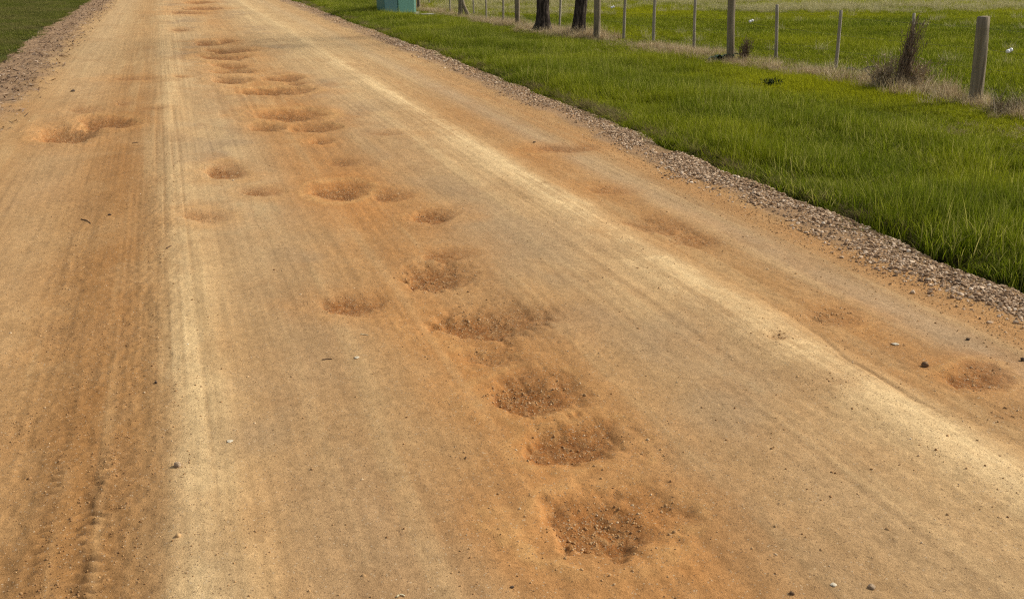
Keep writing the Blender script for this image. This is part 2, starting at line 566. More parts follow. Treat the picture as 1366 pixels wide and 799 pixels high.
def clump(n, size, h0, h1, w, lean=.35, curl=.5, round_=True):
    """a tuft patch of n tapered bent blades"""
    V, Fc, T, R = [], [], [], []
    for b in range(n):
        if round_:
            a, rr = RNG.uniform(0, 2 * PI), size * math.sqrt(RNG.uniform(0, 1))
            bx, by = rr * math.cos(a), rr * math.sin(a)
        else:
            bx, by = RNG.uniform(-size, size, 2)
        az = RNG.uniform(0, 2 * PI)
        hh = RNG.uniform(h0, h1) * (1 - .25 * RNG.random())
        le = abs(RNG.normal(0, lean))
        cu = RNG.uniform(0, curl)
        ww = w * RNG.uniform(.6, 1.25)
        tall = RNG.random() < .03
        if tall:
            hh *= 1.55; ww *= .8
        px, py = math.cos(az), math.sin(az)
        sx, sy = -py, px
        tw = RNG.uniform(-.8, .8)
        sx, sy = sx * math.cos(tw) - sy * math.sin(tw), sx * math.sin(tw) + sy * math.cos(tw)
        base = len(V)
        r = .96 if tall else RNG.random()
        x, y, z, ang = bx, by, -.012, le * .4
        S = 4
        for k in range(S):
            t = k / S
            wk = ww * (1 - t ** 1.6) * .5
            V += [(x - sx * wk, y - sy * wk, z), (x + sx * wk, y + sy * wk, z)]
            T += [t, t]; R += [r, r]
            st = hh / S
            ang += (le * .6 + cu) / S
            x += px * math.sin(ang) * st; y += py * math.sin(ang) * st; z += math.cos(ang) * st
        V.append((x, y, z)); T.append(1.0); R.append(r)
        for k in range(S - 1):
            i = base + 2 * k
            Fc.append((i, i + 1, i + 3, i + 2))
        i = base + 2 * (S - 1)
        Fc.append((i, i + 1, i + 2))
    return np.array(V), Fc, np.array(T), np.array(R)


def stone(sub=2, flat=.65, rough=.28):
    bm = bmesh.new()
    bmesh.ops.create_icosphere(bm, subdivisions=sub, radius=1.0)
    s = RNG.integers(0, 9999)
    ax = RNG.uniform(.75, 1.25, 3)
    planes = [(Vector(RNG.normal(0, 1, 3)).normalized(), RNG.uniform(.55, .85)) for _ in range(7)]
    for v in bm.verts:
        p = v.co.copy()
        for nrm, d in planes:                       # chip flat facets off
            k = p.dot(nrm) - d
            if k > 0:
                p -= nrm * k * .9
        f = 1 + rough * float(fbm(np.array([p.x * 1.7 + 9]), np.array([p.y * 1.7 + p.z * 2.3]), 3, int(s))[0])
        v.co = Vector((p.x * ax[0] * f, p.y * ax[1] * f, p.z * flat * ax[2] * f))
    V = np.array([v.co[:] for v in bm.verts])
    Fc = [[v.index for v in f.verts] for f in bm.faces]
    bm.free()
    return V, Fc, np.zeros(len(V)), np.full(len(V), RNG.random())


def blade_mat(name, stops, tints, base_col, tip_col, transl=.35, noise_cols=None, tipk=.5):
    m = NT(name, .85, .06)
    rnd = m.attr('rnd').outputs['Fac']
    t = m.attr('t').outputs['Fac']
    tint = m.attr('tint', 'INSTANCER').outputs['Fac']
    p = m.pos()
    c = m.ramp(rnd, stops)
    if noise_cols:
        nf = m.ramp(m.noise(1.1, 4, p), [(.38, (0, 0, 0)), (.62, (1, 1, 1))])
        c = m.mix(m.math('MULTIPLY', nf, .6), c, noise_cols)
    c = m.mix(tint, c, tints)
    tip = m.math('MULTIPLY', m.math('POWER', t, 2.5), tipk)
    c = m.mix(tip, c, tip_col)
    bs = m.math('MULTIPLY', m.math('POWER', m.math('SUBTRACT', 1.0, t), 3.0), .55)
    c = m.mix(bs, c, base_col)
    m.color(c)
    tr = m.n('ShaderNodeBsdfTranslucent')
    m.l(c, tr.inputs['Color'])
    mx = m.n('ShaderNodeMixShader')
    mx.inputs[0].default_value = transl
    m.l(m.b.outputs[0], mx.inputs[1]); m.l(tr.outputs[0], mx.inputs[2])
    m.l(mx.outputs[0], m.out.inputs['Surface'])
    return m.m


def fence_x(y):
    return np.interp(y, [0, 9.2, 14.2, 18.24, 22.4, 25.9, 30.5, 60], [8.6, 8.5, 8.29, 7.76, 7.54, 7.20, 7.18, 6.6])


def rejection(n, x0, x1, y0, y1, prob):
    x = RNG.uniform(x0, x1, n); y = RNG.uniform(y0, y1, n)
    k = RNG.random(n) < prob(x, y)
    return x[k], y[k]


CA, SA = math.cos(YAW), math.sin(YAW)


def visible(x, y, margin=.08):
    """true where the ground lies within the frame, plus a margin to every side"""
    X = x * CA + y * SA
    Yc = -x * SA + y * CA
    d = Yc * math.cos(PITCH) + H * math.sin(PITCH)
    u = X / np.maximum(d, .1) * F / 683
    v = (H * math.cos(PITCH) - Yc * math.sin(PITCH)) / np.maximum(d, .1) * F / 400
    return (d > .3) & (np.abs(u) < 1.25 + margin) & (v > -1.7) & (v < 1.25)


def build_grass():
    G = [(0, (.028, .052, .001)), (.35, (.080, .122, .001)), (.7, (.150, .205, .003)), (.88, (.30, .33, .03)), (1, (.56, .49, .18))]
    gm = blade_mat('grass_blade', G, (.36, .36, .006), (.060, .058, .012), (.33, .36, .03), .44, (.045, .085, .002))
    # tall dense strip beside the gravel, shorter turf behind it
    tall = [clump(170, .17, .09, .25, .0062, .36, .55) for _ in range(8)]
    short = [clump(190, .18, .045, .12, .0058, .50, .8) for _ in range(6)]

    def where(x, y):
        fx = fence_x(y)
        w = (fx - x) / np.maximum(fx - 4.0, .1)       # 1 at the gravel edge, 0 at the fence
        return w
    x, y = rejection(26000, 3.92, 8.9, 2.2, 58, lambda x, y: (visible(x, y) & (x > right_edge(y) + .07 * fbm(y * 2.5, y * 0 + 6, 2, 117) + .02)) * sstep(.26, .62, where(x, y) + .25 * fbm(x * .7, y * .5, 3, 101)) * np.where(x < 4.3, 1, .9))
    edge = sstep(-.12, .50, x - right_edge(y) - .02 + .20 * fbm(x * 3, y * 2.2, 2, 116))
    hs = (.24 + .84 * edge) * (.76 + .70 * fbm(x * 1.3, y * 1.0, 3, 102)) * RNG.uniform(.8, 1.15, len(x))
    dk = np.clip(.30 * sstep(-.05, .45, fbm(x * .9, y * .7, 3, 103)) + .03 + .22 * sstep(5.6, 7.2, x) + RNG.normal(0, .08, len(x)), 0, .8)
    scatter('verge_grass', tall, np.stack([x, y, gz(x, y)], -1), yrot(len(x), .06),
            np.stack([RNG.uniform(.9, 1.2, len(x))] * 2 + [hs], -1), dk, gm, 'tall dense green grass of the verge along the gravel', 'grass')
    x, y = rejection(26000, 4.4, 9.0, 3, 58, lambda x, y: visible(x, y) * sstep(.80, .35, where(x, y)) * (x < fence_x(y) - .12))
    hs = (.75 + .5 * fbm(x * .9, y * .9, 3, 104)) * RNG.uniform(.7, 1.2, len(x))
    w = where(x, y)
    tn = np.clip(.55 * sstep(.6, .15, w) * sstep(26, 12, y) + .5 * fbm(x * .6, y * .45, 3, 105) + .12, 0, .95)
    scatter('short_grass', short, np.stack([x, y, gz(x, y)], -1), yrot(len(x), .1),
            np.stack([RNG.uniform(.9, 1.25, len(x))] * 2 + [np.clip(hs, .35, 2)], -1), tn, gm, 'short yellowish green turf between tall grass and fence', 'grass')
    # paddock
    x, y = rejection(60000, 6.4, 40, 6, 60, lambda x, y: visible(x, y) * (x > fence_x(y) + .05) * np.where(y < 30, 1, .7))
    pad = [clump(150, .24, .06, .15, .0085, .45, .7) for _ in range(5)]
    hs = (.8 + .6 * fbm(x * .35, y * .35, 3, 106)) * RNG.uniform(.8, 1.2, len(x))
    far = dryline(x, y)
    tn = np.clip(.30 + .7 * fbm(x * .25, y * .3, 3, 107) + .25 * far, 0, .9)
    scatter('paddock_grass', pad, np.stack([x, y, gz(x, y)], -1), yrot(len(x), .08),
            np.stack([RNG.uniform(1, 1.4, len(x))] * 2 + [np.clip(hs, .3, 2)], -1), tn, gm, 'green pasture grass of the paddock behind the fence', 'grass')
    # left verge
    lg = blade_mat('shade_tinted_turf_blade', [(0, (.06, .08, .006)), (.4, (.13, .16, .010)), (.75, (.21, .225, .025)), (1, (.38, .32, .13))], (.22, .18, .07), (.06, .05, .02), (.18, .18, .05), .4, (.06, .085, .01))  # thin brownish green turf; its darker tint stands in for shade
    x, y = rejection(16000, -9.5, -1.7, 14.5, 58, lambda x, y: visible(x, y, .3) * sstep(.0, .35, left_edge(y) - .15 - x + .3 * fbm(x * 1.4, y * .8, 3, 108)) * sstep(15.3, 16.6, y + .6 * fbm(x * 1.5, y * .5, 2, 109)))
    scatter('left_grass', short, np.stack([x, y, gz(x, y)], -1), yrot(len(x), .1),
            np.stack([RNG.uniform(.9, 1.25, len(x))] * 2 + [RNG.uniform(.3, .75, len(x))], -1),
            np.clip(.25 + .8 * fbm(x * .8, y * .8, 3, 110), 0, .9), lg, 'short dull green turf, tinted darker for shade, on the left side of the road', 'grass')
    # dead straw coloured grass along the fence and in a band far back
    D = [(0, (.14, .095, .045)), (.3, (.42, .31, .155)), (.65, (.68, .55, .31)), (1, (.85, .74, .50))]
    dm = blade_mat('dead_grass_blade', D, (.30, .20, .11), (.12, .08, .04), (.70, .58, .36), .35, None, .3)
    dry = [clump(90, .13, .12, .34, .0055, .6, 1.3) for _ in range(6)]
    sm = blade_mat('straw_blade', [(0, (.26, .24, .09)), (.35, (.42, .37, .16)), (.7, (.58, .51, .27)), (1, (.72, .64, .42))], (.28, .30, .06), (.16, .15, .05), (.60, .53, .32), .3, None, .3)
    bm_ = blade_mat('matted_blade', [(0, (.05, .06, .008)), (.45, (.13, .15, .015)), (.75, (.20, .17, .05)), (1, (.40, .32, .17))], (.26, .20, .09), (.07, .058, .025), (.34, .26, .14), .25, None, .3)
    yy = RNG.uniform(4, 58, 7500)
    xx = fence_x(yy) + RNG.normal(-.06, .22, len(yy))
    ht = RNG.uniform(.55, 1.25, len(yy)) * (.75 + .5 * fbm(yy * .9, yy * 0 + 3, 3, 111)) * np.where(yy > 20, .8, 1)
    k = RNG.random(len(yy)) < np.clip(.56 + 1.0 * fbm(yy * .9, yy * 0 + 9, 2, 112), .22, 1)
    P = [np.stack([xx[k], yy[k], gz(xx[k], yy[k])], -1)]
    S = [np.clip(ht[k], .25, 1.25)]
    for (tx, ty) in TREES:                                   # litter-brown tufts at the feet of the two trunks
        n = 46
        a = RNG.uniform(0, 2 * PI, n); r = RNG.uniform(.22, .75, n)
        x, y = tx + .15 + np.cos(a) * r, ty + np.sin(a) * r
        P.append(np.stack([x, y, gz(x, y)], -1)); S.append(RNG.uniform(.35, .8, n))
    P, S = np.concatenate(P), np.concatenate(S)
    scatter('dead_grass', dry, P, yrot(len(P), .2), np.stack([np.clip(S, .5, 1)] * 2 + [S], -1), RNG.uniform(0, .8, len(P)), dm,
            'dry brown grass along the foot of the fence', 'grass')
    x, y = rejection(70000, 6.4, 42, 10, 62, lambda x, y: visible(x, y) * (x > fence_x(y) + .4) * np.clip(np.maximum(dryline(x, y), .025) * (.42 + 1.3 * fbm(x * .5, y * .8, 3, 113)), 0, 1))
    scatter('straw_tussocks', dry, np.stack([x, y, gz(x, y)], -1), yrot(len(x), .2), RNG.uniform(.6, 1.15, len(x)),
            RNG.uniform(0, .35, len(x)), sm, 'pale straw coloured tussock grass across the back of the paddock', 'grass')
    # thatch patches in the verge
    x, y = rejection(9000, 4.2, 8.4, 4, 40, lambda x, y: visible(x, y) * sstep(.12, .5, fbm(x * .9, y * .55, 3, 114)) * sstep(.75, .5, where(x, y)) * .55)
    scatter('thatch', dry, np.stack([x, y, gz(x, y)], -1), yrot(len(x), .2), np.stack([np.full(len(x), .8)] * 2 + [RNG.uniform(.12, .3, len(x))], -1),
            RNG.uniform(0, .9, len(x)), dm, 'flattened dead thatch lying in the verge grass', 'grass')
    # sparse creeping tufts at the gravel's edge
    x = right_edge(yy) + .03 + RNG.normal(0, .11, len(yy))
    scatter('edge_thatch', dry, np.stack([x, yy, gz(x, yy) + .01], -1), yrot(len(x), .3), np.stack([np.full(len(x), .55)] * 2 + [RNG.uniform(.08, .30, len(x))], -1),
            RNG.uniform(.1, 1, len(x)), bm_, 'brown matted grass at the edge of the gravel', 'grass')


def dryline(x, y):
    """1 in the pale tussock band far back in the paddock"""
    X = x * CA + y * SA
    Yc = -x * SA + y * CA
    return sstep(26.3, 29.5, Yc - .05 * X + 1.6 * fbm(x * .3, y * .3, 3, 120))


TREES = [tuple(un(722, 44)), tuple(un(773, 51))]


def stone_mat(name, stops, rough=.85):
    m = NT(name, rough, .08)
    info = m.n('ShaderNodeObjectInfo')
    p = m.pos()
    tint = m.attr('tint', 'INSTANCER').outputs['Fac']
    c = m.ramp(tint, stops)
    v = m.ramp(m.noise(140, 4, p), [(.3, (.7, .68, .66)), (.5, (1, 1, 1)), (.75, (1.2, 1.2, 1.2))])
    m.color(m.mix(.8, c, v, 'MULTIPLY'))
    m.bump(m.noise(220, 3, p), .5, .002)
    return m.m


def build_gravel():
    big = [stone(1, RNG.uniform(.35, .65), .35) for _ in range(12)]
    # shoulder
    y = np.concatenate([RNG.uniform(3.0, 9, 26000), RNG.uniform(9, 20, 20000), RNG.uniform(20, 45, 11000)])
    x = right_edge(y) - .37 + .46 * RNG.beta(1.5, 1.4, len(y)) + RNG.normal(0, .075, len(y)) + .09 * fbm(y * 1.3, y * 0 + 4, 3, 132)
    k = visible(x, y) & (x > 3.36) & (RNG.random(len(y)) < .50 + .9 * fbm(x * 4, y * 1.8, 3, 133) + .30 * gau(x - right_edge(y), -.18, .14))
    x, y = x[k], y[k]
    sz = np.clip(RNG.lognormal(math.log(.0060), .50, len(x)), .0025, .018) * np.where(y > 14, 1.25, 1)
    z = np.maximum(zroad(x, y), gz(x, y)) + sz * .12 + RNG.uniform(0, .003, len(x))
    m = stone_mat('shoulder_stone', [(0, (.09, .056, .032)), (.2, (.22, .14, .08)), (.45, (.38, .255, .155)), (.7, (.53, .385, .25)), (.9, (.67, .52, .37)), (1, (.80, .69, .54))])
    scatter('gravel_shoulder', big, np.stack([x, y, z], -1), RNG.uniform(-.5, .5, (len(x), 3)) + np.stack([0 * x, 0 * x, RNG.uniform(0, 6.28, len(x))], -1), sz,
            RNG.beta(1.6, 1.6, len(x)), m, 'pinkish grey crushed gravel along the road edge', 'gravel')
    # loose pebbles over the road
    small = [stone(1, RNG.uniform(.55, .85)) for _ in range(7)]
    X, Y, S = [], [], []
    n = 6000
    y = np.exp(RNG.uniform(math.log(2.0), math.log(22), n)); x = RNG.uniform(-2.0, 3.5, n)
    dens = .25 + 1.4 * np.clip(fbm(x * 1.6, y * .9, 3, 130), 0, 1) + .1 * gau(x, -.3, .3) + .8 * gau(x, 2.75, .2) + .5 * gau(x, 3.35, .15) - .3 * gau(x, 1.85, .3)
    k = RNG.random(n) < dens
    X.append(x[k]); Y.append(y[k]); S.append(np.clip(RNG.lognormal(math.log(.0019), .45, k.sum()), .0010, .0060))
    for (px, py), (c, inv, u, v, dep, soft) in zip([h[:2] for h in HOLES], HM):
        if c[1] > 16:
            continue
        n = int(np.clip(70000 * dep * abs(np.linalg.norm(u)) * np.linalg.norm(v), 40, 1500))
        s, t = RNG.normal(0, .52, (2, n))
        x = c[0] + u[0] * s + v[0] * t; y = c[1] + u[1] * s + v[1] * t
        X.append(x); Y.append(y); S.append(np.clip(RNG.lognormal(math.log(.0030), .45, n), .0014, .008))
    # bigger stones gathered in the near holes
    for i, n in ((0, 55), (2, 70), (3, 40), (5, 25), (8, 20), (14, 30), (39, 30), (11, 26)):
        c, inv, u, v, dep, soft = HM[i]
        s, t = RNG.normal(-.12, .36, n), RNG.normal(.12, .26, n)
        X.append(c[0] + u[0] * s + v[0] * t); Y.append(c[1] + u[1] * s + v[1] * t); S.append(RNG.uniform(.0035, .0075, n))
    n = 4200
    y = np.exp(RNG.uniform(math.log(3.0), math.log(30), n)); x = 3.56 + .16 * sstep(6, 16, y) - np.abs(RNG.normal(0, .14, n))
    X.append(x); Y.append(y); S.append(np.clip(RNG.lognormal(math.log(.0036), .45, n), .0015, .009))
    n = 2200
    y = np.exp(RNG.uniform(math.log(2.0), math.log(8), n)); x = -.36 + RNG.normal(0, .22, n)
    X.append(x); Y.append(y); S.append(np.clip(RNG.lognormal(math.log(.0019), .4, n), .0012, .0042))
    # stones of mixed sizes pressed into the surface
    n = 5200
    y = np.exp(RNG.uniform(math.log(2.0), math.log(12), n)); x = RNG.uniform(-1.6, 3.5, n)
    k = RNG.random(n) < .30 + 1.1 * np.clip(fbm(x * 1.3, y * .9, 3, 135), 0, 1)
    X.append(x[k]); Y.append(y[k]); S.append(np.clip(RNG.lognormal(math.log(.0030), .55, k.sum()), .0014, .012))
    nb = sum(len(v) for v in X)
    # soil clods of the churned left wheel track
    n = 12000
    y = np.exp(RNG.uniform(math.log(2.0), math.log(9), n)); x = np.where(RNG.random(n) < .6, -.31 - .03 * (3.5 - y) + RNG.normal(0, .13, n), -.6 + RNG.normal(0, .13, n))
    k = RNG.random(n) < .35 + 1.1 * fbm(x * 9, y * 2.2, 3, 134)
    X.append(x[k]); Y.append(y[k]); S.append(np.clip(RNG.lognormal(math.log(.0021), .4, k.sum()), .0012, .0055))
    X, Y, S = map(np.concatenate, (X, Y, S))
    TT = np.concatenate([RNG.beta(2.6, 1.5, nb), RNG.beta(1.6, 3.2, len(X) - nb)])
    k = visible(X, Y)
    X, Y, S, TT = X[k], Y[k], S[k], TT[k]
    m = stone_mat('road_pebble', [(0, (.15, .075, .035)), (.25, (.30, .165, .072)), (.55, (.40, .235, .105)), (.85, (.50, .32, .155)), (.96, (.62, .46, .28)), (1, (.74, .63, .47))])
    scatter('loose_pebbles', small, np.stack([X, Y, zroad(X, Y) + S * np.where(S > .0065, -.25, .10)], -1), RNG.uniform(-3, 3, (len(X), 3)), S, TT, m,
            'small loose tan and brown pebbles strewn over the dirt road', 'pebbles')
    # leaf and bark litter at the left
    chips = []
    for _ in range(7):
        L, W = RNG.uniform(.7, 1.2), RNG.uniform(.12, .35)
        cu = RNG.uniform(-.35, .35)
        V, Fc = [], []
        for i in range(5):
            t = i / 4 - .5
            w = W * (1 - (2 * t) ** 2 * .8)
            for s in (-1, 1):
                V.append((t * L, s * w * .5, cu * (t * t) * 1.5 + .05))
        for i in range(4):
            Fc.append((2 * i, 2 * i + 1, 2 * i + 3, 2 * i + 2))
        chips.append((np.array(V), Fc, np.zeros(len(V)), np.zeros(len(V))))
    n = 9000
    y = RNG.uniform(9.5, 48, n); x = left_edge(y) + RNG.normal(.12, .30, n)
    x2 = RNG.uniform(-6, -1.75, 4000); y2 = RNG.uniform(9.3, 15.6, 4000)
    x, y = np.concatenate([x, x2]), np.concatenate([y, y2])
    k = visible(x, y, .3) & (RNG.random(len(x)) < .55 + .6 * fbm(x * 2, y * 1.5, 2, 131)) & (x < -1.45)
    x, y = x[k], y[k]
    m = stone_mat('litter', [(0, (.07, .045, .03)), (.4, (.17, .11, .07)), (.75, (.31, .21, .14)), (1, (.48, .37, .27))])
    z = np.maximum(zroad(x, y), gz(x, y)) + .008
    scatter('leaf_litter', chips, np.stack([x, y, z], -1), np.stack([RNG.normal(0, .3, len(x)), RNG.normal(0, .3, len(x)), RNG.uniform(0, 6.3, len(x))], -1),
            RNG.uniform(.03, .085, len(x)), RNG.random(len(x)), m, 'brown bark and leaf litter on the left edge of the road', 'litter')


# ------------------------------------------------------------------ fence
def wood(name, dark, light, scale=1.0):
    m = NT(name, .9, .12)
    tc = m.n('ShaderNodeTexCoord').outputs['Object']
    mp = m.n('ShaderNodeMapping')
    mp.inputs['Scale'].default_value = (26 * scale, 26 * scale, 1.3)
    m.l(tc, mp.inputs['Vector'])
    g = m.noise(1.0, 5, mp.outputs['Vector'], .65)
    c = m.ramp(g, [(.28, dark), (.5, tuple((a + b) / 2 for a, b in zip(dark, light))), (.72, light)])
    bl = m.noise(6, 4, tc)
    c = m.mix(m.ramp(bl, [(.45, (0, 0, 0)), (.7, (.7, .7, .7))]), c, tuple(.55 * d + .02 for d in light))
    m.color(c)
    m.bump(g, 1.0, .012)
    return m.m


def build_fence():
    root = empty('farm_fence', (8.4, 11.5, 0), 'timber post and wire farm fence running between verge and paddock', 'fence')
    inv = Matrix.Translation((-8.4, -11.5, 0))
    wp = wood('weathered_post', (.075, .056, .032), (.35, .285, .19))
    wd = wood('weathered_dropper', (.16, .13, .09), (.50, .44, .34), 2)
    wireM = NT('wire_steel', .5, .4)
    wireM.color((.16, .15, .14)); wireM.b.inputs['Metallic'].default_value = .6
    white = NT('white_plastic', .4, .4); white.color((.82, .82, .80))

    def stick(name, mat, px, py, r, h, leanx, leany=0.0, rag=.05, seed=0, taper=.94):
        x, y = un(px, py)
        z0 = float(gz(x, y))
        bm = bmesh.new()
        n = 9
        pts = [(leanx * t * h + .008 * math.sin(3 * t + seed), leany * t * h, t * (h + .12) - .12) for t in [i / (n - 1) for i in range(n)]]
        tube(bm, pts, [r * (1 + (taper - 1) * i / (n - 1)) for i in range(n)], 14, rag, 2.2, seed)
        es = [e for e in bm.edges if all(v.co.z > h - .012 for v in e.verts)]
        bmesh.ops.bevel(bm, geom=es, offset=r * .10, segments=2, affect='EDGES')
        o = bm_obj(name, bm, mat, root, True)
        o.location = (x - 8.4, y - 11.5, z0)
        return np.array([x + leanx * .6, y, z0])
    posts = []
    for i, (px, py, w, lx, hh) in enumerate([(1301, 138, 15.6, -.06, .955), (975, 82, 10.0, -.055, 1.12), (796, 54, 8.8, -.02, 1.12),
                                         (690.5, 35, 7, -.01, 1.12), (614.5, 23, 6, 0, 1.12), (558.5, 11.5, 4.5, .01, 1.12), (527, 3, 4, 0, 1.1), (500, -4, 4, 0, 1.1)]):
        x, y = un(px, py)
        d = math.hypot(x, y)
        posts.append(stick('post', wp, px, py, w * d / F / 2, hh, lx, 0, .09, i * 3))
    # a near post just outside the frame, to carry the wires on
    posts.insert(0, stick('post', wp, 1880, 232, .075, 1.05, -.05, 0, .05, 77))
    drops = [(1212, 110, 3.6, -.05, .87), (1113.5, 97, 4.2, .0, .85), (1035, 81, 4.2, -.055, .845), (925.5, 68, 3.8, -.02, .93), (872, 57, 4, -.02, .95),
             (832.5, 54, 3.8, -.01, .95), (746.5, 37, 3, .0, .95), (671, 32, 2.6, .0, .95), (648.6, 28, 2.2, 0, .95), (631.7, 22, 2, 0, .95), (600.8, 18, 2, 0, .95), (573, 6, 2, 0, .95)]
    for i, (px, py, w, lx, hh) in enumerate(drops):
        x, y = un(px, py)
        stick('dropper', wd, px, py, w * math.hypot(x, y) / F / 2, hh, lx, RNG.normal(0, .02), .10, 100 + i)
    # short brace leaning on the bent far post
    x, y = un(614.5, 23)
    bm = bmesh.new()
    tube(bm, [(.20, -.05, -.05), (.16, -.03, .12), (.06, -.02, .34), (.04, 0, .6)], [.05, .05, .045, .04], 10, .08, 2, 5)
    o = bm_obj('brace', bm, wp, root, True)
    o.location = (x - 8.4, y - 11.5, float(gz(x, y)))
    # wires: one object per strand
    for h in (.22, .42, .62, .84):
        bm = bmesh.new()
        pts = []
        for a, b in zip(posts, posts[1:]):
            for k in range(8):
                t = k / 8
                q = a * (1 - t) + b * t
                pts.append((q[0] - 8.4 - .055, q[1] - 11.5, q[2] + h - .03 * math.sin(PI * t)))
        q = posts[-1]
        pts.append((q[0] - 8.4 - .055, q[1] - 11.5, q[2] + h))
        tube(bm, pts, [.0009] * len(pts), 5)
        bm_obj('wire', bm, wireM.m, root, True)
    # white plastic insulators hooked on the third strand beyond the posts
    for px, py, z in ((1346.5, 68, .62), (1002, 28.5, .60), (817, 10, .60)):
        x, y = un(px, py, z)
        bm = bmesh.new()
        tube(bm, [(0, 0, -.036), (0, 0, -.030), (0, 0, -.008), (0, 0, 0), (0, 0, .008), (0, 0, .030), (0, 0, .036)],
             [.013, .020, .020, .011, .020, .020, .013], 12)
        bmesh.ops.rotate(bm, verts=bm.verts, matrix=Matrix.Rotation(math.radians(70), 3, 'Y'))
        o = bm_obj('insulator', bm, white.m, root, True)
        o.location = (x - 8.4, y - 11.5, z)


# ------------------------------------------------------------------ trees
def build_tree(loc, r0, lean, label, seed, flare):
    root = empty('tree', (loc[0], loc[1], float(gz(*loc))), label, 'tree')
    rr = random.Random(seed)
    m = NT('dark_bark', .95, .08)
    tc = m.n('ShaderNodeTexCoord').outputs['Object']
    mp = m.n('ShaderNodeMapping'); mp.inputs['Scale'].default_value = (1, 1, .22)
    m.l(tc, mp.inputs['Vector'])
    nz = m.noise(26, 5, mp.outputs['Vector'], .6)
    c = m.ramp(nz, [(.32, (.013, .010, .008)), (.5, (.042, .032, .025)), (.68, (.125, .098, .078))])
    m.color(c)
    m.bump(nz, 1.0, .03)
    bm = bmesh.new()
    zs = [-.1, .0, .06, .13, .22, .34, .5, .75, 1.1, 1.6, 2.3, 3.1, 4.0, 5.0, 6.0]
    pts, rad = [], []
    for z in zs:
        pts.append((lean * z + .05 * math.sin(z * 1.3 + seed), .03 * math.sin(z + seed), z))
        rad.append(r0 * (1 + flare * math.exp(-max(z, 0) / .13)) * (1 - .11 * max(z, 0)))
    tube(bm, pts, rad, 26, .16, 3.0, seed, True,
         lambda t, a: 1 + (.22 * max(0, 1 - t * 3.2)) * math.sin(5 * a + seed) + .05 * math.sin(11 * a + 7 * t))
    tips = []
    for k in range(9):                                   # limbs
        z = 2.8 + k * .36
        a = k * 2.4 + seed
        L = rr.uniform(1.1, 1.9)
        b = Vector((lean * z + .05 * math.sin(z * 1.3 + seed), 0, z))
        p2 = b + Vector((math.cos(a) * L * .45, math.sin(a) * L * .45, L * .35))
        p3 = b + Vector((math.cos(a) * L, math.sin(a) * L, L * .9))
        tube(bm, [b, p2, p3], [r0 * .42, r0 * .27, r0 * .08], 8, .1, 3, k)
        tips += [p2, p3, (p2 + p3) / 2]
    bm_obj('trunk', bm, m.m, root, True)
    lm = NT('gum_leaf', .6, .25)
    p = lm.pos()
    lm.color(lm.ramp(lm.noise(3, 3, p), [(.35, (.035, .055, .02)), (.65, (.085, .105, .04))]))
    V, Fc = [], []
    for t in tips:
        for c_ in range(5):
            cc = t + Vector((rr.gauss(0, .34), rr.gauss(0, .34), rr.gauss(.1, .28)))
            for _ in range(24):
                q = cc + Vector((rr.gauss(0, .13), rr.gauss(0, .13), rr.gauss(0, .12)))
                a, b = rr.uniform(0, 6.28), rr.uniform(-1.3, .3)
                d = Vector((math.cos(a) * math.cos(b), math.sin(a) * math.cos(b), math.sin(b))) * rr.uniform(.05, .09)
                s = d.cross(Vector((rr.gauss(0, 1), rr.gauss(0, 1), rr.gauss(0, 1)))).normalized() * .011
                i = len(V)
                V += [q, q + d * .5 + s, q + d, q + d * .5 - s]
                Fc.append((i, i + 1, i + 2, i + 3))
    me = bpy.data.meshes.new('crown')
    me.from_pydata([v[:] for v in V], [], Fc)
    link_mesh('crown', me, lm.m, root)


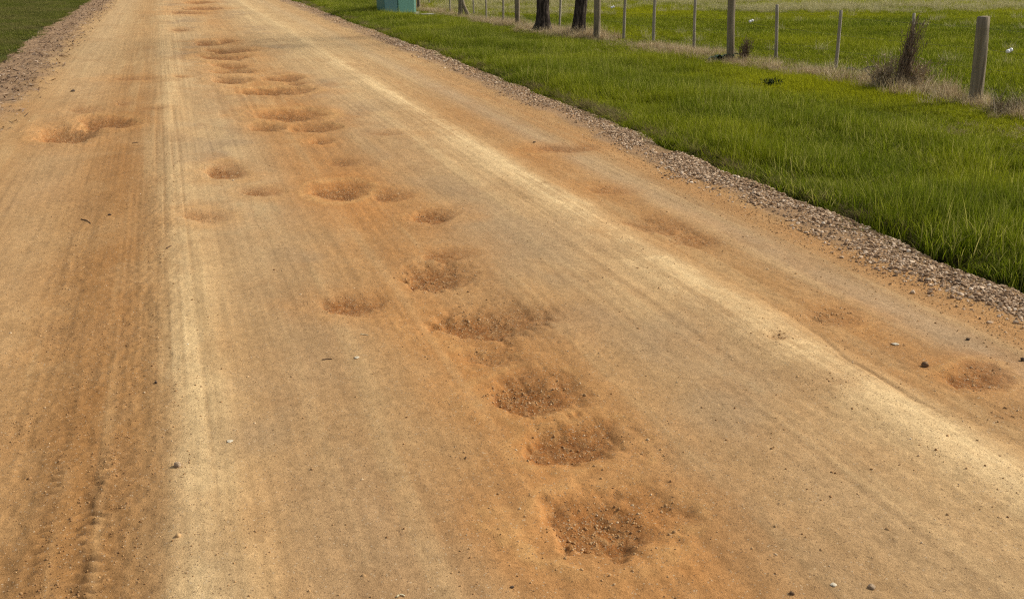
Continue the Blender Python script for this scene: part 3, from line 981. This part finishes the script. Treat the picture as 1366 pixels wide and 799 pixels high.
# ------------------------------------------------------------------ cabinet
def build_cabinet():
    z = -.02
    P = [un(503, 20.5, z), un(513, 21.5, z), un(531, 21.5, z), un(552.5, 20.5, z)]
    c = (P[0] + P[3]) / 2
    back = np.array([math.sin(-YAW), math.cos(YAW)])
    foot = P + [P[3] + back * .62, P[0] + back * .62]
    root = empty('utility_cabinet', (c[0], c[1], z), 'green metal utility cabinet on a concrete pad in the verge grass', 'cabinet')
    m = NT('green_paint', .45, .4)
    p = m.pos()
    m.color(m.mix(m.math('MULTIPLY', m.noise(7, 4, p), .6), (.075, .20, .155), (.055, .155, .11)))
    m2 = NT('sky_tinted_green_paint', .4, .45)  # paler, bluer copy of the green: reflected sky put into the colour
    m2.color(m2.mix(m2.math('MULTIPLY', m2.noise(7, 4, m2.pos()), .6), (.17, .33, .32), (.13, .27, .26)))
    con = NT('concrete', .9, .15)
    con.color(con.ramp(con.noise(14, 5, con.pos()), [(.3, (.24, .22, .19)), (.7, (.42, .39, .34))]))

    def prism(name, poly, z0, z1, mat, bev=.008):
        bm = bmesh.new()
        lo = [bm.verts.new((q[0] - c[0], q[1] - c[1], z0)) for q in poly]
        hi = [bm.verts.new((q[0] - c[0], q[1] - c[1], z1)) for q in poly]
        n = len(poly)
        bm.faces.new(lo[::-1]); bm.faces.new(hi)
        for i in range(n):
            bm.faces.new((lo[i], lo[(i + 1) % n], hi[(i + 1) % n], hi[i]))
        bmesh.ops.recalc_face_normals(bm, faces=bm.faces)
        bmesh.ops.bevel(bm, geom=list(bm.edges), offset=bev, segments=2, affect='EDGES')
        return bm_obj(name, bm, mat, root)
    ctr = sum(foot) / len(foot)

    def grow(poly, d):
        return [q + (q - ctr) / np.linalg.norm(q - ctr) * d for q in poly]
    prism('concrete_pad', grow(foot, .16), -.1, .045, con.m, .012)
    # exposed end of the pad on the right
    bm = bmesh.new()
    q = un(567, 21.5, 0) - c
    box(bm, (q[0], q[1] + .1, .02), (.55, .28, .10), .015)
    bm_obj('pad_apron', bm, con.m, root)
    prism('body', foot, .045, 1.10, m.m)
    prism('roof', grow(foot, .05), 1.10, 1.16, m.m, .015)
    for a, b, mat, lab in ((P[1], P[2], m2.m, 'green door with sky reflection painted in as paler blue green'), (P[2], P[3], m.m, 'darker green door')):
        d = (b - a); L = np.linalg.norm(d); d = d / L
        nrm = np.array([d[1], -d[0]])
        if nrm @ (ctr - a) > 0: nrm = -nrm
        a2, b2 = a + d * .012, b - d * .012
        o = prism('door', [a2 + nrm * .014, b2 + nrm * .014, b2 + nrm * .002, a2 + nrm * .002], .07, 1.06, mat, .003)
        o['label'] = lab
        hp = a2 * .15 + b2 * .85 + nrm * .028 - c
        bm = bmesh.new()
        box(bm, (0, 0, 0), (.03, .03, .14), .006)
        hm = bm_obj('handle', bm, con.m, o)
        hm.location = (hp[0], hp[1], .72)
        hm.rotation_euler = (0, 0, math.atan2(d[1], d[0]))


# ------------------------------------------------------------------ plants at the fence
def weed(name, px, py, label, cat, n, h, spread, mat, leafy=.5, seed=1, lean=(0, 0), thick=.004):
    x, y = un(px, py)
    o = empty(name, (x, y, float(gz(x, y))), label, cat)
    rr = random.Random(seed)
    bm = bmesh.new()
    lv, lf = [], []
    for k in range(n):
        a = rr.uniform(0, 6.28)
        hh = h * rr.uniform(.45, 1)
        s = spread * rr.uniform(.1, 1)
        b = Vector((rr.gauss(0, spread * .28), rr.gauss(0, spread * .2), -.02))
        pts = []
        for i in range(6):
            t = i / 5
            pts.append(b + Vector((math.cos(a) * s * t ** 1.5 + lean[0] * t * hh + rr.gauss(0, .012), math.sin(a) * s * t ** 1.5 + lean[1] * t * hh + rr.gauss(0, .012), hh * t)))
        tube(bm, pts, [thick * (1 - .7 * i / 5) for i in range(6)], 5)
        for i in range(1, 6):
            for _ in range(int(leafy * 8)):
                q = pts[i] + (pts[i - 1] - pts[i]) * rr.random()
                a2, b2 = rr.uniform(0, 6.28), rr.uniform(.1, 1.45)
                d = Vector((math.cos(a2) * math.cos(b2), math.sin(a2) * math.cos(b2), math.sin(b2))) * rr.uniform(.03, .09)
                w = d.cross(Vector((rr.gauss(0, 1), rr.gauss(0, 1), rr.gauss(0, 1)))).normalized() * rr.uniform(.0025, .006)
                j = len(lv)
                lv += [q, q + d * .5 + w, q + d, q + d * .5 - w]
                lf.append((j, j + 1, j + 2, j + 3))
    bm_obj('stems', bm, mat, o)
    if lf:
        me = bpy.data.meshes.new('leaves')
        me.from_pydata([v[:] for v in lv], [], lf)
        link_mesh('leaves', me, mat, o)
    return o


def build_plants():
    def mk(name, a, b, sc_=25):
        m = NT(name, .9, .1)
        m.color(m.ramp(m.noise(sc_, 3, m.pos()), [(.35, a), (.65, b)]))
        return m.m
    dead = mk('dead_stalk', (.11, .075, .047), (.27, .195, .125))
    dead2 = mk('rusty_stalk', (.20, .145, .09), (.50, .39, .25))
    grey = mk('thistle_leaf', (.045, .095, .06), (.10, .17, .115), 12)
    dark = mk('dark_weed', (.02, .035, .012), (.045, .06, .02))
    weed('dead_weed', 1196, 121, 'tall dark brown dead weed bush leaning against the thin post left of the thick post', 'weed', 80, .92, .13, dead, .40, 3, (.24, 0), .006)
    weed('dead_weed', 1214, 120, 'paler rusty brown dead stalks at the right side of the tall dark bush', 'weed', 120, .42, .26, dead2, .3, 5, (.10, 0), .004)
    weed('dead_weed', 1177, 119, 'low brown dead weed at the left side of the tall dark bush', 'weed', 110, .44, .20, dead2, .35, 6, (.08, 0), .004)
    weed('dead_weed', 991, 83, 'small upright dark brown dead weed just right of the second thick post', 'weed', 40, .38, .10, dead, .6, 8, (.12, 0), .004)
    weed('green_weed', 1030, 116, 'small dark green weed standing alone in the yellowish verge turf', 'weed', 14, .14, .12, dark, .6, 9)
    # blue-green rosette of broad thistle leaves
    for px, py, n, L, lab, sd in ((961, 81, 22, .30, 'blue green broad leaved thistle at the foot of the second thick post', 4),
                                  (1146, 98, 12, .22, 'grey green flat thistle beside dead grass left of the brown bush', 11)):
        x, y = un(px, py)
        rr = random.Random(sd)
        V, Fc = [], []
        for k in range(n):
            a = k * 2.399 + rr.uniform(-.3, .3)
            el = rr.uniform(.15, 1.15)
            LL = L * rr.uniform(.6, 1)
            side = Vector((-math.sin(a), math.cos(a), 0))
            j = len(V)
            S = 8
            for i in range(S + 1):
                t = i / S
                e = el - 1.1 * t
                p = Vector((math.cos(a) * LL * t * math.cos(e * .6), math.sin(a) * LL * t * math.cos(e * .6), LL * (math.sin(el) * t - .55 * t * t) + .02))
                w = LL * .17 * math.sin(PI * min(1, t * .92 + .06)) * (1.25 if i % 2 else .7)
                V += [p - side * w + Vector((0, 0, .02)), p, p + side * w + Vector((0, 0, .02))]
            for i in range(S):
                b = j + 3 * i
                Fc += [(b, b + 1, b + 4, b + 3), (b + 1, b + 2, b + 5, b + 4)]
        me = bpy.data.meshes.new('thistle')
        me.from_pydata([v[:] for v in V], [], Fc)
        o = link_mesh('thistle', me, grey)
        o.location = (x, y, float(gz(x, y)))
        tag(o, lab, 'weed')
    # big dry tussock at the right edge
    D = [(0, (.10, .07, .045)), (.4, (.20, .145, .085)), (.75, (.32, .25, .15)), (1, (.44, .37, .24))]
    tm = NT('tussock_blade', .9, .1)
    c = tm.ramp(tm.attr('rnd').outputs['Fac'], D)
    tm.color(c)
    for px, py, n, size, h0, h1, lab in ((1347, 151, 520, .24, .22, .46, 'big arching dry tussock at the right edge, beside the thick post'),
                                      (1248, 130, 200, .18, .12, .30, 'low dry tussock between the brown bush and the thick post')):
        x, y = un(px, py)
        V, Fc, T, R = clump(n, size, h0, h1, .006, .75, 1.9)
        me = bpy.data.meshes.new('tussock')
        me.from_pydata(V.tolist(), [], Fc)
        me.attributes.new('rnd', 'FLOAT', 'POINT').data.foreach_set('value', R.astype(np.float32))
        o = link_mesh('tussock', me, tm.m)
        o.location = (x, y, float(gz(x, y)))
        tag(o, lab, 'tussock')


# ------------------------------------------------------------------ single stones, twigs and scraps on the road
def build_bits():
    def smat(name, a, b):
        m = NT(name, .95, .05)
        m.color(m.ramp(m.noise(120, 4, m.pos()), [(.35, a), (.65, b)]))
        m.bump(m.noise(200, 3, m.pos()), .5, .002)
        return m.m
    tan = smat('tan_stone', (.22, .15, .09), (.44, .33, .22))
    brown = smat('brown_stone', (.09, .055, .035), (.24, .15, .08))
    darkm = smat('dark_stone', (.05, .038, .03), (.13, .09, .06))
    pale = smat('pale_stone', (.48, .41, .29), (.66, .59, .46))
    straw = smat('straw', (.50, .42, .25), (.70, .62, .42))
    bark = smat('twig_bark', (.06, .04, .028), (.16, .10, .065))
    for px, py, w, mat, flat, lab in [
        (1163, 781, 10, tan, .75, 'grey tan stone lying alone at the bottom right of the road'),
        (1057, 787, 7, brown, .7, 'dark reddish pebble left of the white chip near the bottom right'),
        (1112, 777, 8, pale, .3, 'flat white chip left of the grey tan stone at the bottom'),
        (237, 624, 11, tan, .7, 'tan and dark stone on the pale dust ridge of the left lane'),
        (1234, 486, 9, brown, .8, 'round dark brown stone left of the right-hand stony hollow'),
        (1291, 452, 6, darkm, .7, 'small dark stone near the gravel at the right edge of the road'),
        (1364, 480, 7, darkm, .7, 'dark stone at the very right edge above the stony hollow'),
        (1194, 458, 8, pale, .25, 'flat white pebble on the smooth grey strip at the right'),
        (208, 510, 5, darkm, .7, 'little dark stone in the orange track above the two-tone stone'),
        (476, 477, 6, pale, .35, 'pale chip on the smooth middle of the road below the round hollow'),
        (621, 606, 5, brown, .7, 'small brown pebble left of the reddish potholes'),
        (307, 591, 8, pale, .25, 'whitish flake on the road right of the pale dust ridge'),
        (673, 800, 4, darkm, .7, None), (683, 778, 5, darkm, .7, 'tiny dark stone low in the middle of the road'),
        (146, 287, 4, darkm, .7, 'black pebble just above the twig on the left wheel track'),
        (97, 122, 5, darkm, .7, 'black stone on the pale strip above the left potholes'),
        (713, 190, 4, darkm, .7, 'dark pebble beside the shallow hollow near the gravel'),
    ]:
        if lab is None:
            continue
        x, y = un(px, py)
        V, Fc, _, _ = stone(3, flat, .2)
        s = w * math.sqrt(x * x + y * y + H * H) / F / 2
        me = bpy.data.meshes.new('stone')
        me.from_pydata((V * s).tolist(), [], Fc)
        me.polygons.foreach_set('use_smooth', [True] * len(Fc))
        o = link_mesh('stone', me, mat)
        o.location = (x, y, float(zroad(np.array([x]), np.array([y]))[0]) + s * flat * .55)
        o.rotation_euler = (0, 0, RNG.uniform(0, 6))
        tag(o, lab, 'stone')

    def bit(name, a, b, r, mat, lab, cat, bend=.15):
        pa, pb = un(*a), un(*b)
        c = (pa + pb) / 2
        d = (pb - pa); L = np.linalg.norm(d)
        nrm = np.array([-d[1], d[0]]) / L
        bm = bmesh.new()
        pts, rad = [], []
        for i in range(7):
            t = i / 6
            q = pa + d * t + nrm * (L * bend * math.sin(PI * t)) - c
            zz = float(zroad(np.array([q[0] + c[0]]), np.array([q[1] + c[1]]))[0])
            pts.append((q[0], q[1], zz + r * .8 + .1 * L * bend * math.sin(PI * t)))
            rad.append(r * (1 - .4 * t))
        tube(bm, pts, rad, 7, .15, 3)
        o = bm_obj(name, bm, mat, None, True)
        o.location = (c[0], c[1], 0)
        tag(o, lab, cat)
    bit('twig', (108, 291), (121, 297), .0032, bark, 'thin brown twig lying on the left wheel track', 'twig', .05)
    bit('straw', (529, 795), (540, 793), .0028, straw, 'curled pale straw at the bottom middle of the road', 'straw', .35)
    bit('straw', (481, 446), (491, 447), .0024, straw, 'pale straight straw below the round hollow in the middle', 'straw', .06)
    bit('twig', (177, 193), (185, 191.5), .004, bark, 'short dark twig on the dirt right of the left potholes', 'twig', .05)
    bit('twig', (430, 479), (443, 478), .0025, bark, 'short brown twig flat on the smooth middle of the road', 'twig', .05)
    bit('stick', (14, 19), (27, 17), .018, smat('grey_stick', (.3, .26, .2), (.5, .45, .36)), 'pale fallen stick lying in the grass at the top left', 'stick', .05)
    bit('twig', (222, 332), (229, 329), .004, bark, 'tiny dark twig on the pale dust ridge beside the left track', 'twig', .05)


# ------------------------------------------------------------------ light, camera
def build_light():
    el, az = math.radians(38), math.radians(88)
    w = bpy.data.worlds.new('World')
    sc.world = w
    w.use_nodes = True
    t = w.node_tree
    bg = t.nodes['Background']
    sky = t.nodes.new('ShaderNodeTexSky')
    sky.sky_type = 'NISHITA'
    sky.sun_disc = False
    sky.sun_elevation = el
    sky.sun_rotation = az
    sky.air_density = 1.0
    sky.dust_density = 3.0
    hs = t.nodes.new('ShaderNodeHueSaturation')
    hs.inputs['Saturation'].default_value = .35
    t.links.new(sky.outputs[0], hs.inputs['Color'])
    t.links.new(hs.outputs[0], bg.inputs['Color'])
    bg.inputs['Strength'].default_value = .06
    s = Vector((math.sin(az) * math.cos(el), math.cos(az) * math.cos(el), math.sin(el)))
    L = bpy.data.lights.new('sun', 'SUN')
    L.energy = 1.5
    L.angle = math.radians(10)
    L.color = (1, .91, .75)
    o = bpy.data.objects.new('sun', L)
    o.location = s * 60
    o.rotation_euler = (-s).to_track_quat('-Z', 'Y').to_euler()
    COL.objects.link(o)


def build_camera():
    cd = bpy.data.cameras.new('camera')
    cd.sensor_width = 36
    cd.lens = 36 * F / 1366
    cd.clip_end = 2000
    cd.clip_start = .05
    o = bpy.data.objects.new('camera', cd)
    o.location = (0, 0, H)
    o.rotation_euler = (PI / 2 - PITCH, 0, YAW)
    COL.objects.link(o)
    sc.camera = o
    sc.view_settings.view_transform = 'Standard'
    sc.view_settings.look = 'None'
    sc.view_settings.gamma = 1
    sc.view_settings.exposure = 1.25
    sc.cycles.max_bounces = 6
    sc.cycles.use_denoising = False
    sc.cycles.sample_clamp_indirect = 4
    sc.cycles.pixel_filter_type = 'BLACKMAN_HARRIS'
    sc.cycles.filter_width = 1.2


build_ground()
build_road()
build_gravel()
build_grass()
build_fence()
build_tree(TREES[0], .135, .035, 'dark rough barked tree with flared base, left of the two trunks', 2, 1.0)
build_tree(TREES[1], .125, .055, 'dark straight trunked tree beside the pale post, right of the two trunks', 5, .55)
build_cabinet()
build_plants()
build_bits()
build_light()
build_camera()
